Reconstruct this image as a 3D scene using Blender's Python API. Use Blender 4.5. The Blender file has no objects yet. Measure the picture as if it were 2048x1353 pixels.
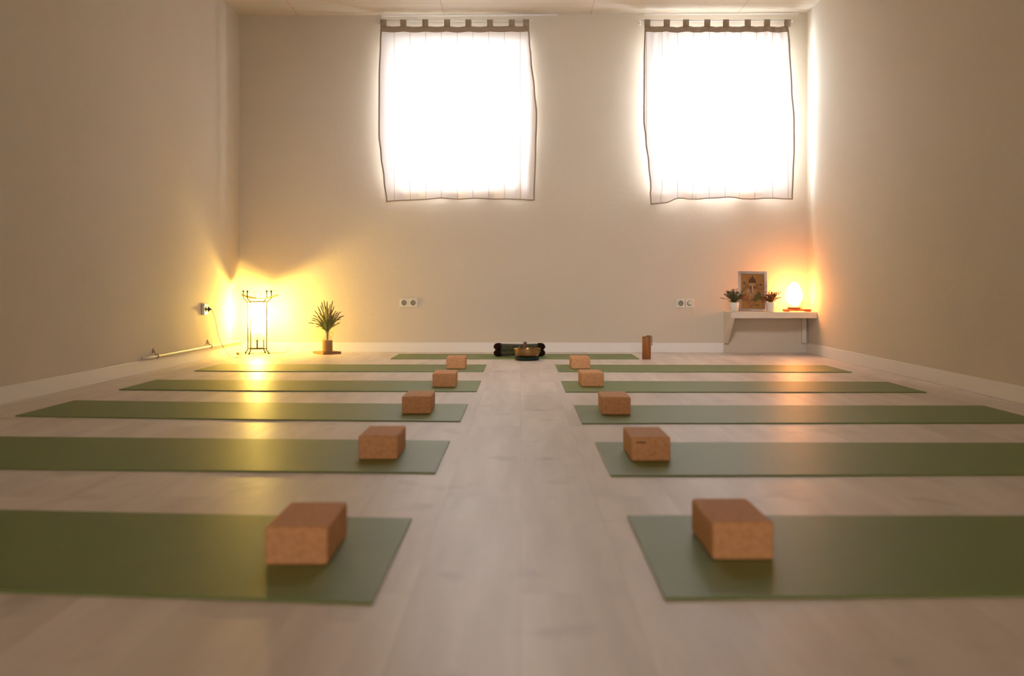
import bpy, bmesh, math, random
from mathutils import Vector, Matrix
random.seed(7)
PI = math.pi
S = bpy.context.scene
C = S.collection

# ------------------------------------------------------------------ camera
CAM_H = 0.54; F = 2000.0; VX = 1041.0; VY = 572.0
cam = bpy.data.cameras.new('camera'); camo = bpy.data.objects.new('camera', cam); C.objects.link(camo)
camo.location = (0, 0, CAM_H); camo.rotation_euler = (PI/2, 0, 0)
cam.sensor_width = 36.0; cam.lens = 36.0*F/2048
cam.shift_x = -(VX-1024)/2048; cam.shift_y = -(676.5-VY)/2048
cam.clip_start = 0.05; cam.clip_end = 200
cam.dof.use_dof = True; cam.dof.focus_distance = 7.3; cam.dof.aperture_fstop = 2.8
S.camera = camo
S.view_settings.view_transform = 'Standard'; S.view_settings.look = 'None'
S.view_settings.gamma = 1.0; S.view_settings.use_curve_mapping = False
S.view_settings.exposure = 0.0

# ------------------------------------------------------------------ sky outside the windows
W = bpy.data.worlds.new('overcast_sky'); S.world = W; W.use_nodes = True
wb = W.node_tree.nodes['Background']
SKY = 30.0
wb.inputs[0].default_value = (0.84, 0.93, 1.08, 1); wb.inputs[1].default_value = SKY

# ------------------------------------------------------------------ key dimensions (metres)
XL0, YL0 = -2.293, 8.16        # left rear corner
XL1, YL1 = -2.367, 4.55        # left wall further forward
XR0, YR0 = 2.312, 8.06         # right rear corner
XR1, YR1 = 2.298, 4.56
YB = -5.5                      # wall behind the camera
HC = 2.745                     # ceiling height
TW = 0.26                      # outer wall thickness
def yw(x): return YL0 + (YR0-YL0)*(x-XL0)/(XR0-XL0)     # inner face of the rear wall
def xl(y): return XL0 + (XL1-XL0)*(YL0-y)/(YL0-YL1)     # inner face of the left wall
def xr(y): return XR0 + (XR1-XR0)*(YR0-y)/(YR0-YR1)
WIN = [(-1.055, 0.032, 1.345, 2.515), (1.075, 2.165, 1.345, 2.505)]   # x0 x1 z0 z1 of the openings
def pos(px, py, Y): return Vector(((px-VX)/F*Y, Y, CAM_H-(py-VY)/F*Y))

# daylight enters through the two openings: sampling portals for the sky
for i, (x0, x1, z0, z1) in enumerate(WIN):
    l = bpy.data.lights.new('daylight_opening', 'AREA'); l.shape = 'RECTANGLE'; l.size = x1-x0; l.size_y = z1-z0
    l.cycles.is_portal = True
    o = bpy.data.objects.new('daylight_opening', l); C.objects.link(o)
    o.location = ((x0+x1)/2, yw((x0+x1)/2)+TW*0.9, (z0+z1)/2); o.rotation_euler = (-PI/2, 0, 0)

# added warm fill light behind the camera, no source seen
l = bpy.data.lights.new('behind_camera_fill', 'AREA'); l.shape = 'RECTANGLE'; l.size = 2.6; l.size_y = 2.1; l.energy = 120; l.color = (1.0, 0.90, 0.82)
o = bpy.data.objects.new('behind_camera_fill', l); C.objects.link(o); o.location = (0, YB-0.1, 1.15); o.rotation_euler = (PI/2, 0, 0)

# added fill spot without a fixture, out of view, brightens the rear wall
l = bpy.data.lights.new('rear_wall_fill', 'SPOT'); l.energy = 400; l.color = (1.0, 0.94, 0.97); l.spot_size = math.radians(62); l.spot_blend = 1.0; l.shadow_soft_size = 0.35
o = bpy.data.objects.new('rear_wall_fill', l); C.objects.link(o); o.location = (0.2, 2.6, 2.55); o.rotation_euler = (Vector((0.3, 8.1, 0.70))-Vector(o.location)).to_track_quat('-Z', 'Y').to_euler()

# added unseen fill spot over the aisle, lifts the floor and block tops
l = bpy.data.lights.new('aisle_fill', 'SPOT'); l.energy = 80; l.color = (1.0, 0.95, 0.90); l.spot_size = math.radians(74); l.spot_blend = 1.0; l.shadow_soft_size = 0.4
o = bpy.data.objects.new('aisle_fill', l); C.objects.link(o); o.location = (0.0, 6.3, 2.6); o.rotation_euler = (Vector((0.0, 3.7, 0.0))-Vector(o.location)).to_track_quat('-Z', 'Y').to_euler()

# ------------------------------------------------------------------ materials
def mat(name, col, rough=0.6, metal=0.0, spec=0.5, noise=None, bump=None, emit=None, trans=0.0, ior=1.45, sheen=0.0):
    m = bpy.data.materials.new(name); m.use_nodes = True
    nt = m.node_tree; b = nt.nodes['Principled BSDF']
    b.inputs['Base Color'].default_value = (*col, 1); b.inputs['Roughness'].default_value = rough
    b.inputs['Metallic'].default_value = metal; b.inputs['Specular IOR Level'].default_value = spec
    b.inputs['Transmission Weight'].default_value = trans; b.inputs['IOR'].default_value = ior
    b.inputs['Sheen Weight'].default_value = sheen
    if emit:
        b.inputs['Emission Color'].default_value = (*emit[0], 1); b.inputs['Emission Strength'].default_value = emit[1]
    tc = nt.nodes.new('ShaderNodeTexCoord')
    if noise:      # (scale, detail, colour2, lo, hi, [stretch])
        mp = nt.nodes.new('ShaderNodeMapping'); nt.links.new(tc.outputs['Object'], mp.inputs[0])
        if len(noise) > 5: mp.inputs['Scale'].default_value = noise[5]
        n = nt.nodes.new('ShaderNodeTexNoise'); n.inputs['Scale'].default_value = noise[0]; n.inputs['Detail'].default_value = noise[1]
        nt.links.new(mp.outputs[0], n.inputs['Vector'])
        r = nt.nodes.new('ShaderNodeValToRGB'); r.color_ramp.elements[0].position = noise[3]; r.color_ramp.elements[1].position = noise[4]
        r.color_ramp.elements[0].color = (*noise[2], 1); r.color_ramp.elements[1].color = (*col, 1)
        nt.links.new(n.outputs['Fac'], r.inputs[0]); nt.links.new(r.outputs[0], b.inputs['Base Color'])
    if bump:       # (scale, strength, distance)
        n = nt.nodes.new('ShaderNodeTexNoise'); n.inputs['Scale'].default_value = bump[0]; n.inputs['Detail'].default_value = 4
        nt.links.new(tc.outputs['Object'], n.inputs['Vector'])
        bp = nt.nodes.new('ShaderNodeBump'); bp.inputs['Strength'].default_value = bump[1]; bp.inputs['Distance'].default_value = bump[2]
        nt.links.new(n.outputs['Fac'], bp.inputs['Height']); nt.links.new(bp.outputs[0], b.inputs['Normal'])
    return m

M = {}
WALL = (0.66, 0.585, 0.475)
M['wall'] = mat('sand_plaster', WALL, 0.75, spec=0.25, noise=(1.3, 3, (0.635, 0.56, 0.45), 0.3, 0.7), bump=(26, 0.25, 0.006))
M['trim'] = mat('white_painted_wood', (0.80, 0.76, 0.71), 0.45, bump=(60, 0.05, 0.002))
M['shelf'] = mat('matt_cream_paint', (0.72, 0.65, 0.54), 0.6, bump=(60, 0.06, 0.002))
M['plastic'] = mat('cream_plastic', (0.74, 0.70, 0.60), 0.35)
M['white_frame'] = mat('white_window_frame', (0.8, 0.8, 0.8), 0.4)
M['socket_hole'] = mat('socket_recess_plastic', (0.30, 0.26, 0.19), 0.5)
M['dark'] = mat('black_plastic', (0.015, 0.013, 0.012), 0.4)
M['cord_dark'] = mat('brown_flex', (0.10, 0.065, 0.03), 0.5)
M['cord_white'] = mat('white_flex', (0.72, 0.68, 0.6), 0.5)
M['pipe'] = mat('painted_pipe', (0.78, 0.72, 0.60), 0.35)
M['clamp'] = mat('dull_steel', (0.25, 0.22, 0.19), 0.4, metal=0.8)
M['cork'] = mat('cork', (0.68, 0.34, 0.155), 0.7, spec=0.3, noise=(95, 5, (0.59, 0.28, 0.12), 0.32, 0.56), bump=(160, 0.35, 0.002))
M['cork_dark'] = mat('scorched_cork', (0.22, 0.10, 0.045), 0.8)
M['mat'] = mat('green_rubber', (0.165, 0.222, 0.062), 0.45, spec=0.5, noise=(7, 3, (0.155, 0.21, 0.056), 0.3, 0.7), bump=(240, 0.12, 0.002))
M['brass'] = mat('hammered_brass', (0.34, 0.215, 0.09), 0.3, metal=1.0, noise=(14, 2, (0.25, 0.15, 0.055), 0.3, 0.7), bump=(60, 0.15, 0.003))
M['ring_cloth'] = mat('dark_green_velvet', (0.006, 0.022, 0.015), 0.95, noise=(60, 3, (0.003, 0.010, 0.007), 0.35, 0.65))
M['mallet'] = mat('mauve_brown_suede', (0.17, 0.085, 0.065), 0.8, noise=(90, 3, (0.13, 0.06, 0.045), 0.35, 0.65))
M['bol_dark'] = mat('dark_brown_cotton', (0.020, 0.008, 0.005), 1.0, spec=0.1)
M['bamboo'] = mat('orange_brown_wood', (0.33, 0.125, 0.028), 0.4, noise=(9, 4, (0.24, 0.08, 0.016), 0.3, 0.7, (9, 9, 0.7)))
M['inside'] = mat('dark_wood_inside', (0.05, 0.025, 0.012), 0.7)
M['board'] = mat('warm_wood_board', (0.30, 0.15, 0.055), 0.5, noise=(12, 4, (0.20, 0.09, 0.03), 0.3, 0.7, (1, 8, 8)))
M['red_wood'] = mat('red_brown_wood', (0.34, 0.10, 0.04), 0.4, noise=(20, 4, (0.2, 0.05, 0.02), 0.3, 0.7, (1, 8, 8)))
M['light_wood'] = mat('light_wood', (0.55, 0.36, 0.18), 0.5)
M['pot'] = mat('white_ceramic', (0.78, 0.76, 0.68), 0.35)
M['soil'] = mat('potting_soil', (0.03, 0.02, 0.012), 0.95)
M['leaf'] = mat('dark_green_leaf', (0.045, 0.10, 0.03), 0.5, noise=(30, 2, (0.03, 0.06, 0.02), 0.4, 0.6))
M['leaf_red'] = mat('red_brown_leaf', (0.20, 0.05, 0.025), 0.5, noise=(30, 2, (0.08, 0.05, 0.02), 0.4, 0.6))
M['grass'] = mat('olive_dried_grass', (0.17, 0.18, 0.045), 0.7, noise=(20, 2, (0.12, 0.12, 0.03), 0.4, 0.6))
M['spike'] = mat('brown_seed_spike', (0.16, 0.09, 0.03), 0.8, noise=(200, 2, (0.09, 0.05, 0.02), 0.4, 0.6))
M['twine'] = mat('jute_twine', (0.42, 0.25, 0.11), 0.85, noise=(6, 2, (0.25, 0.14, 0.06), 0.4, 0.6, (1, 1, 60)))
M['metal'] = mat('silver_frame', (0.62, 0.60, 0.60), 0.32, metal=0.85, noise=(8, 3, (0.38, 0.36, 0.37), 0.4, 0.6))
M['black_iron'] = mat('black_iron', (0.006, 0.005, 0.004), 0.5, spec=0.25)
M['amber'] = mat('bronze_sheet', (0.55, 0.34, 0.08), 0.45, metal=0.5)
M['rod'] = mat('white_lacquered_rod', (0.8, 0.78, 0.75), 0.3)

def glass_mat(name, tint, gl=0.08):
    m = bpy.data.materials.new(name); m.use_nodes = True; nt = m.node_tree; nt.nodes.clear()
    out = nt.nodes.new('ShaderNodeOutputMaterial'); mx = nt.nodes.new('ShaderNodeMixShader'); mx.inputs[0].default_value = gl
    t = nt.nodes.new('ShaderNodeBsdfTransparent'); t.inputs[0].default_value = (*tint, 1)
    g = nt.nodes.new('ShaderNodeBsdfGlossy'); g.inputs['Roughness'].default_value = 0.03
    nt.links.new(t.outputs[0], mx.inputs[1]); nt.links.new(g.outputs[0], mx.inputs[2]); nt.links.new(mx.outputs[0], out.inputs[0])
    return m
M['glass'] = glass_mat('clear_pane', (0.97, 0.985, 0.98))
M['bottle'] = glass_mat('clear_bottle_glass', (0.90, 0.92, 0.88), 0.16)

def cloth_mat(name, col, transp, transl, stripes=True):
    m = bpy.data.materials.new(name); m.use_nodes = True; nt = m.node_tree; nt.nodes.clear()
    N = nt.nodes.new; Lk = nt.links.new
    out = N('ShaderNodeOutputMaterial')
    d = N('ShaderNodeBsdfDiffuse'); d.inputs[0].default_value = (*col, 1)
    tl = N('ShaderNodeBsdfTranslucent'); tl.inputs[0].default_value = (*col, 1)
    tp = N('ShaderNodeBsdfTransparent'); tp.inputs[0].default_value = (1, 1, 1, 1)
    m1 = N('ShaderNodeMixShader'); m1.inputs[0].default_value = transl
    Lk(d.outputs[0], m1.inputs[1]); Lk(tl.outputs[0], m1.inputs[2])
    m2 = N('ShaderNodeMixShader'); m2.inputs[0].default_value = transp
    Lk(m1.outputs[0], m2.inputs[1]); Lk(tp.outputs[0], m2.inputs[2]); Lk(m2.outputs[0], out.inputs[0])
    uv = N('ShaderNodeUVMap'); uv.uv_map = 'UVMap'
    if stripes:
        sx = N('ShaderNodeSeparateXYZ'); Lk(uv.outputs[0], sx.inputs[0])
        a = N('ShaderNodeMath'); a.operation = 'MULTIPLY'; a.inputs[1].default_value = 1/0.127; Lk(sx.outputs[0], a.inputs[0])
        f = N('ShaderNodeMath'); f.operation = 'FRACT'; Lk(a.outputs[0], f.inputs[0])
        lt = N('ShaderNodeMath'); lt.operation = 'LESS_THAN'; lt.inputs[1].default_value = 0.035; Lk(f.outputs[0], lt.inputs[0])
        # fine weave threads
        w = N('ShaderNodeTexNoise'); w.inputs['Scale'].default_value = 1; w.inputs['Detail'].default_value = 3
        mp = N('ShaderNodeMapping'); mp.inputs['Scale'].default_value = (160, 6, 1); Lk(uv.outputs[0], mp.inputs[0]); Lk(mp.outputs[0], w.inputs['Vector'])
        mr = N('ShaderNodeMapRange'); mr.inputs['From Min'].default_value = 0.3; mr.inputs['From Max'].default_value = 0.7
        mr.inputs['To Min'].default_value = transp*0.75; mr.inputs['To Max'].default_value = transp*1.25; Lk(w.outputs['Fac'], mr.inputs[0])
        sub = N('ShaderNodeMath'); sub.operation = 'MULTIPLY'; sub.inputs[1].default_value = -transp*0.8; Lk(lt.outputs[0], sub.inputs[0])
        ad = N('ShaderNodeMath'); ad.operation = 'ADD'; ad.use_clamp = True; Lk(mr.outputs[0], ad.inputs[0]); Lk(sub.outputs[0], ad.inputs[1])
        Lk(ad.outputs[0], m2.inputs[0])
        mc = N('ShaderNodeMixRGB'); mc.inputs[1].default_value = (*col, 1); mc.inputs[2].default_value = (col[0]*0.6, col[1]*0.55, col[2]*0.5, 1)
        Lk(lt.outputs[0], mc.inputs[0]); Lk(mc.outputs[0], d.inputs[0]); Lk(mc.outputs[0], tl.inputs[0])
    return m
M['sheer'] = cloth_mat('cream_sheer_cotton', (0.85, 0.77, 0.71), 0.025, 0.145)
M['band'] = cloth_mat('brown_cotton_band', (0.42, 0.33, 0.25), 0.0, 0.18, False)
M['paper'] = cloth_mat('warm_paper_shade', (0.92, 0.82, 0.6), 0.35, 0.75, False)

def floor_mat():
    m = bpy.data.materials.new('pale_laminate_planks'); m.use_nodes = True; nt = m.node_tree
    N = nt.nodes.new; Lk = nt.links.new; b = nt.nodes['Principled BSDF']
    tc = N('ShaderNodeTexCoord'); mp = N('ShaderNodeMapping'); mp.inputs['Rotation'].default_value = (0, 0, PI/2)
    Lk(tc.outputs['Object'], mp.inputs[0])
    br = N('ShaderNodeTexBrick'); br.inputs['Scale'].default_value = 1; br.offset = 0.37
    br.inputs['Brick Width'].default_value = 1.28; br.inputs['Row Height'].default_value = 0.19
    br.inputs['Mortar Size'].default_value = 0.0012; br.inputs['Mortar Smooth'].default_value = 0.3; br.inputs['Bias'].default_value = 0
    br.inputs['Color1'].default_value = (0.0, 0, 0, 1); br.inputs['Color2'].default_value = (1, 1, 1, 1); br.inputs['Mortar'].default_value = (0, 0, 0, 1)
    Lk(mp.outputs[0], br.inputs[0])
    mp2 = N('ShaderNodeMapping'); mp2.inputs['Scale'].default_value = (9, 1.1, 1); Lk(tc.outputs['Object'], mp2.inputs[0])
    ad = N('ShaderNodeVectorMath'); ad.operation = 'ADD'; Lk(mp2.outputs[0], ad.inputs[0])
    sc = N('ShaderNodeVectorMath'); sc.operation = 'SCALE'; sc.inputs['Scale'].default_value = 7.0; Lk(br.outputs['Color'], sc.inputs[0]); Lk(sc.outputs[0], ad.inputs[1])
    n = N('ShaderNodeTexNoise'); n.inputs['Scale'].default_value = 1.0; n.inputs['Detail'].default_value = 6; n.inputs['Roughness'].default_value = 0.6
    Lk(ad.outputs[0], n.inputs['Vector'])
    r = N('ShaderNodeValToRGB'); r.color_ramp.elements[0].position = 0.34; r.color_ramp.elements[1].position = 0.66
    r.color_ramp.elements[0].color = (0.66, 0.565, 0.49, 1); r.color_ramp.elements[1].color = (0.82, 0.72, 0.645, 1)
    Lk(n.outputs['Fac'], r.inputs[0])
    n2 = N('ShaderNodeTexNoise'); n2.inputs['Scale'].default_value = 5; n2.inputs['Detail'].default_value = 2; Lk(tc.outputs['Object'], n2.inputs['Vector'])
    mr = N('ShaderNodeMapRange'); mr.inputs['From Min'].default_value = 0.62; mr.inputs['From Max'].default_value = 0.78; mr.inputs['To Min'].default_value = 1; mr.inputs['To Max'].default_value = 0.72
    Lk(n2.outputs['Fac'], mr.inputs[0])
    sepb = N('ShaderNodeSeparateColor'); Lk(br.outputs['Color'], sepb.inputs[0])
    tint = N('ShaderNodeMapRange'); tint.inputs['To Min'].default_value = 0.96; tint.inputs['To Max'].default_value = 1.03; Lk(sepb.outputs[0], tint.inputs[0])
    mort = N('ShaderNodeMapRange'); mort.inputs['To Min'].default_value = 1; mort.inputs['To Max'].default_value = 0.93; Lk(br.outputs['Fac'], mort.inputs[0])
    k1 = N('ShaderNodeMath'); k1.operation = 'MULTIPLY'; Lk(mr.outputs[0], k1.inputs[0]); Lk(tint.outputs[0], k1.inputs[1])
    k2 = N('ShaderNodeMath'); k2.operation = 'MULTIPLY'; Lk(k1.outputs[0], k2.inputs[0]); Lk(mort.outputs[0], k2.inputs[1])
    vm = N('ShaderNodeVectorMath'); vm.operation = 'SCALE'; Lk(r.outputs[0], vm.inputs[0]); Lk(k2.outputs[0], vm.inputs['Scale'])
    Lk(vm.outputs[0], b.inputs['Base Color'])
    b.inputs['Roughness'].default_value = 0.40; b.inputs['Specular IOR Level'].default_value = 0.5
    bp = N('ShaderNodeBump'); bp.inputs['Strength'].default_value = 0.12; bp.inputs['Distance'].default_value = 0.001
    Lk(k2.outputs[0], bp.inputs['Height']); Lk(bp.outputs[0], b.inputs['Normal'])
    return m
M['floor'] = floor_mat()

def ceiling_mat():
    m = bpy.data.materials.new('ceiling_boards'); m.use_nodes = True; nt = m.node_tree
    N = nt.nodes.new; Lk = nt.links.new; b = nt.nodes['Principled BSDF']; b.inputs['Roughness'].default_value = 0.8
    tc = N('ShaderNodeTexCoord'); mp = N('ShaderNodeMapping'); mp.inputs['Location'].default_value = (0.62, 0, 0); Lk(tc.outputs['Object'], mp.inputs[0])
    br = N('ShaderNodeTexBrick'); br.inputs['Scale'].default_value = 1; br.offset = 0
    br.inputs['Brick Width'].default_value = 1.19; br.inputs['Row Height'].default_value = 0.6; br.inputs['Mortar Size'].default_value = 0.004
    br.inputs['Color1'].default_value = (0.64, 0.56, 0.45, 1); br.inputs['Color2'].default_value = (0.61, 0.53, 0.425, 1); br.inputs['Mortar'].default_value = (0.45, 0.38, 0.29, 1)
    Lk(mp.outputs[0], br.inputs[0]); Lk(br.outputs['Color'], b.inputs['Base Color'])
    return m
M['ceiling'] = ceiling_mat()

def bolster_mat():
    m = mat('woven_olive_pattern', (0.06, 0.062, 0.022), 0.9)
    nt = m.node_tree; N = nt.nodes.new; Lk = nt.links.new; b = nt.nodes['Principled BSDF']
    tc = N('ShaderNodeTexCoord'); mp = N('ShaderNodeMapping'); mp.inputs['Scale'].default_value = (1, 1, 1); Lk(tc.outputs['Object'], mp.inputs[0])
    br = N('ShaderNodeTexBrick'); br.inputs['Scale'].default_value = 1; br.inputs['Brick Width'].default_value = 0.06; br.inputs['Row Height'].default_value = 0.03
    br.inputs['Mortar Size'].default_value = 0.003
    br.inputs['Color1'].default_value = (0.075, 0.070, 0.026, 1); br.inputs['Color2'].default_value = (0.035, 0.038, 0.014, 1); br.inputs['Mortar'].default_value = (0.09, 0.08, 0.05, 1)
    mp.inputs['Rotation'].default_value = (PI/2, 0, 0)
    Lk(mp.outputs[0], br.inputs[0]); Lk(br.outputs['Color'], b.inputs['Base Color'])
    return m
M['bol_mid'] = bolster_mat()

# ------------------------------------------------------------------ helpers
def obj(name, bm, m, parent=None, smooth=False, bevel=0, seg=2):
    me = bpy.data.meshes.new(name); bmesh.ops.recalc_face_normals(bm, faces=bm.faces[:]); bm.to_mesh(me); bm.free()
    for mm in (m if isinstance(m, (list, tuple)) else [m]): me.materials.append(mm)
    o = bpy.data.objects.new(name, me); C.objects.link(o)
    if smooth:
        for p in me.polygons: p.use_smooth = True
    if bevel:
        b = o.modifiers.new('bevel', 'BEVEL'); b.width = bevel; b.segments = seg; b.limit_method = 'ANGLE'
        b.harden_normals = False
    if parent is not None: o.parent = parent
    return o
def tag(o, label, cat, group=None):
    o['label'] = label; o['category'] = cat
    if group: o['group'] = group
    return o
def thing(name, label, cat, loc=(0, 0, 0), rz=0, group=None):
    o = bpy.data.objects.new(name, None); C.objects.link(o); o.location = loc; o.rotation_euler = (0, 0, rz); o.empty_display_size = 0.05
    return tag(o, label, cat, group)
def struct(o): o['kind'] = 'structure'; return o
def box(bm, x0, x1, y0, y1, z0, z1, mi=0):
    v = [bm.verts.new((x, y, z)) for x in (x0, x1) for y in (y0, y1) for z in (z0, z1)]
    for f in ((0, 1, 3, 2), (4, 6, 7, 5), (0, 4, 5, 1), (2, 3, 7, 6), (0, 2, 6, 4), (1, 5, 7, 3)):
        bm.faces.new([v[i] for i in f]).material_index = mi
def hexa(bm, pts, mi=0):   # 4 bottom, 4 top
    v = [bm.verts.new(p) for p in pts]
    for f in ((0, 3, 2, 1), (4, 5, 6, 7), (0, 1, 5, 4), (1, 2, 6, 5), (2, 3, 7, 6), (3, 0, 4, 7)):
        bm.faces.new([v[i] for i in f]).material_index = mi
def lathe(bm, prof, n=32, cx=0, cy=0, cap0=True, cap1=True, mi=0, tf=None):
    rings = []
    for r, z in prof:
        ring = []
        for k in range(n):
            a = 2*PI*k/n; p = Vector((cx+r*math.cos(a), cy+r*math.sin(a), z))
            if tf: p = tf @ p
            ring.append(bm.verts.new(p))
        rings.append(ring)
    for a, b in zip(rings, rings[1:]):
        for k in range(n): bm.faces.new((a[k], a[(k+1) % n], b[(k+1) % n], b[k])).material_index = mi
    if cap0: bm.faces.new(list(reversed(rings[0]))).material_index = mi
    if cap1: bm.faces.new(rings[-1]).material_index = mi
def tube(bm, pts, r, n=8, closed=False, mi=0):
    pts = [Vector(p) for p in pts]; rings = []; N = len(pts)
    up = None
    for i, p in enumerate(pts):
        if closed: t = pts[(i+1) % N]-pts[i-1]
        else: t = pts[min(i+1, N-1)]-pts[max(i-1, 0)]
        t.normalize()
        if up is None:
            up = t.cross(Vector((0, 0, 1)));
            if up.length < 0.1: up = t.cross(Vector((1, 0, 0)))
            up.normalize()
        else:
            up = (up - t*up.dot(t)); up.normalize()
        w = t.cross(up)
        rr = r[i] if isinstance(r, (list, tuple)) else r
        rings.append([bm.verts.new(p + (up*math.cos(2*PI*k/n)+w*math.sin(2*PI*k/n))*rr) for k in range(n)])
    pairs = list(zip(rings, rings[1:])) + ([(rings[-1], rings[0])] if closed else [])
    for a, b in pairs:
        for k in range(n): bm.faces.new((a[k], a[(k+1) % n], b[(k+1) % n], b[k])).material_index = mi
    if not closed:
        bm.faces.new(list(reversed(rings[0]))).material_index = mi; bm.faces.new(rings[-1]).material_index = mi
def smooth_path(pts, n=8):
    pts = [Vector(p) for p in pts]; out = []
    for i in range(len(pts)-1):
        p0 = pts[max(i-1, 0)]; p1 = pts[i]; p2 = pts[i+1]; p3 = pts[min(i+2, len(pts)-1)]
        for k in range(n):
            t = k/n
            out.append(0.5*((2*p1)+(p2-p0)*t+(2*p0-5*p1+4*p2-p3)*t*t+(3*p1-p0-3*p2+p3)*t**3))
    out.append(pts[-1]); return out
def sphere(bm, c, r, seg=12, sc=(1, 1, 1)):
    mtx = Matrix.Translation(c) @ Matrix.Diagonal((*sc, 1))
    bmesh.ops.create_uvsphere(bm, u_segments=seg, v_segments=max(6, seg//2), radius=r, matrix=mtx)

# ------------------------------------------------------------------ room shell
bm = bmesh.new(); box(bm, -2.75, 2.6, YB-1.8, 8.5, -0.12, 0); struct(obj('floor', bm, M['floor']))
bm = bmesh.new(); box(bm, -2.75, 2.6, YB-0.2, 8.5, HC, HC+0.12); struct(obj('ceiling', bm, M['ceiling']))
def wall_prism(name, a, b, out, m=None):
    bm = bmesh.new(); (ax, ay), (bx, by) = a, b; ox, oy = out
    hexa(bm, [(ax, ay, 0), (bx, by, 0), (bx+ox, by+oy, 0), (ax+ox, ay+oy, 0), (ax, ay, HC), (bx, by, HC), (bx+ox, by+oy, HC), (ax+ox, ay+oy, HC)])
    return struct(obj(name, bm, m or M['wall']))
wall_prism('wall_left', (XL0, YL0), (xl(YB), YB), (-0.15, 0))
wall_prism('wall_right', (XR0, YR0), (xr(YB), YB), (0.15, 0))
bm = bmesh.new()      # unseen wall behind the camera, wide doorway added for the fill light
for a, b_x, z0, z1 in ((xl(YB)-0.15, -1.3, 0, HC), (1.3, xr(YB)+0.15, 0, HC), (-1.3, 1.3, 2.2, HC)): box(bm, a, b_x, YB-0.15, YB, z0, z1)
box(bm, -1.45, -1.3, YB-1.6, YB-0.15, 0, 2.35); box(bm, 1.3, 1.45, YB-1.6, YB-0.15, 0, 2.35)      # closed box added behind it to keep the sky light out
box(bm, -1.45, 1.45, YB-1.75, YB-1.6, 0, 2.35); box(bm, -1.3, 1.3, YB-1.6, YB-0.15, 2.2, 2.35)
struct(obj('wall_front', bm, M['wall']))
# rear wall with two openings
bm = bmesh.new()
xs = [XL0-0.15, WIN[0][0], WIN[0][1], WIN[1][0], WIN[1][1], XR0+0.15]
def wp(x0, x1, z0, z1):
    hexa(bm, [(x0, yw(x0), z0), (x1, yw(x1), z0), (x1, yw(x1)+TW, z0), (x0, yw(x0)+TW, z0), (x0, yw(x0), z1), (x1, yw(x1), z1), (x1, yw(x1)+TW, z1), (x0, yw(x0)+TW, z1)])
for i in range(5):
    x0, x1 = xs[i], xs[i+1]
    if i in (1, 3):
        z0, z1 = WIN[i//2][2:]
        wp(x0, x1, 0, z0); wp(x0, x1, z1, HC)
    else: wp(x0, x1, 0, HC)
struct(obj('wall_back', bm, M['wall']))
# skirting: left, rear (ends at the shelf bracket), right
HB = 0.080; TB = 0.013
SHX = 1.640     # left side of the corner shelf
def skirting(name, pts, n):
    bm = bmesh.new(); (ax, ay), (bx, by) = pts; nx, ny = n
    hexa(bm, [(ax, ay, 0), (bx, by, 0), (bx+nx, by+ny, 0), (ax+nx, ay+ny, 0), (ax, ay, HB), (bx, by, HB), (bx+nx*0.8, by+ny*0.8, HB), (ax+nx*0.8, ay+ny*0.8, HB)])
    return struct(obj(name, bm, M['trim'], bevel=0.003))
skirting('baseboard_left', ((XL0, YL0), (xl(YB), YB)), (TB, 0))
skirting('baseboard_back', ((XL0+TB, yw(XL0+TB)), (SHX-0.002, yw(SHX))), (0, -TB))
skirting('baseboard_right', ((XR0, YR0), (xr(YB), YB)), (-TB, 0))
# thin white strip above each window, stands in for daylight leaking upwards
for i, (a, b) in enumerate(((-1.13, 0.30), (1.0, 2.24))):
    bm = bmesh.new(); hexa(bm, [(a, yw(a)-0.012, HC-0.014), (b, yw(b)-0.012, HC-0.014), (b, yw(b), HC-0.014), (a, yw(a), HC-0.014), (a, yw(a)-0.012, HC-0.002), (b, yw(b)-0.012, HC-0.002), (b, yw(b), HC-0.002), (a, yw(a), HC-0.002)])
    struct(obj('light_leak_strip_%d' % (i+1), bm, M['trim']))

# windows: frame with two sliding sashes
for i, (x0, x1, z0, z1) in enumerate(WIN):
    xm = (x0+x1)/2; yy = yw(xm)+TW-0.09
    w = bpy.data.objects.new('window_%d' % (i+1), None); C.objects.link(w); w.location = (xm, yy, z0); struct(w)
    hw = (x1-x0)/2; H = z1-z0
    bm = bmesh.new(); t = 0.035
    box(bm, -hw, -hw+t, 0, 0.07, 0, H); box(bm, hw-t, hw, 0, 0.07, 0, H); box(bm, -hw+t, hw-t, 0, 0.07, 0, t); box(bm, -hw+t, hw-t, 0, 0.07, H-t, H)
    obj('window_frame', bm, M['white_frame'], w, bevel=0.003)
    for k, (a, b, y0) in enumerate(((-hw+t, 0.02, 0.012), (-0.02, hw-t, 0.040))):
        bm = bmesh.new(); s = 0.03
        box(bm, a, a+s, y0, y0+0.022, t, H-t); box(bm, b-s, b, y0, y0+0.022, t, H-t)
        box(bm, a+s, b-s, y0, y0+0.022, t, t+s); box(bm, a+s, b-s, y0, y0+0.022, H-t-s, H-t)
        sa = obj('sash', bm, M['white_frame'], w, bevel=0.002)
        bm = bmesh.new(); box(bm, a+s, b-s, y0+0.008, y0+0.014, t+s, H-t-s); obj('pane', bm, M['glass'], sa)

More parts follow.
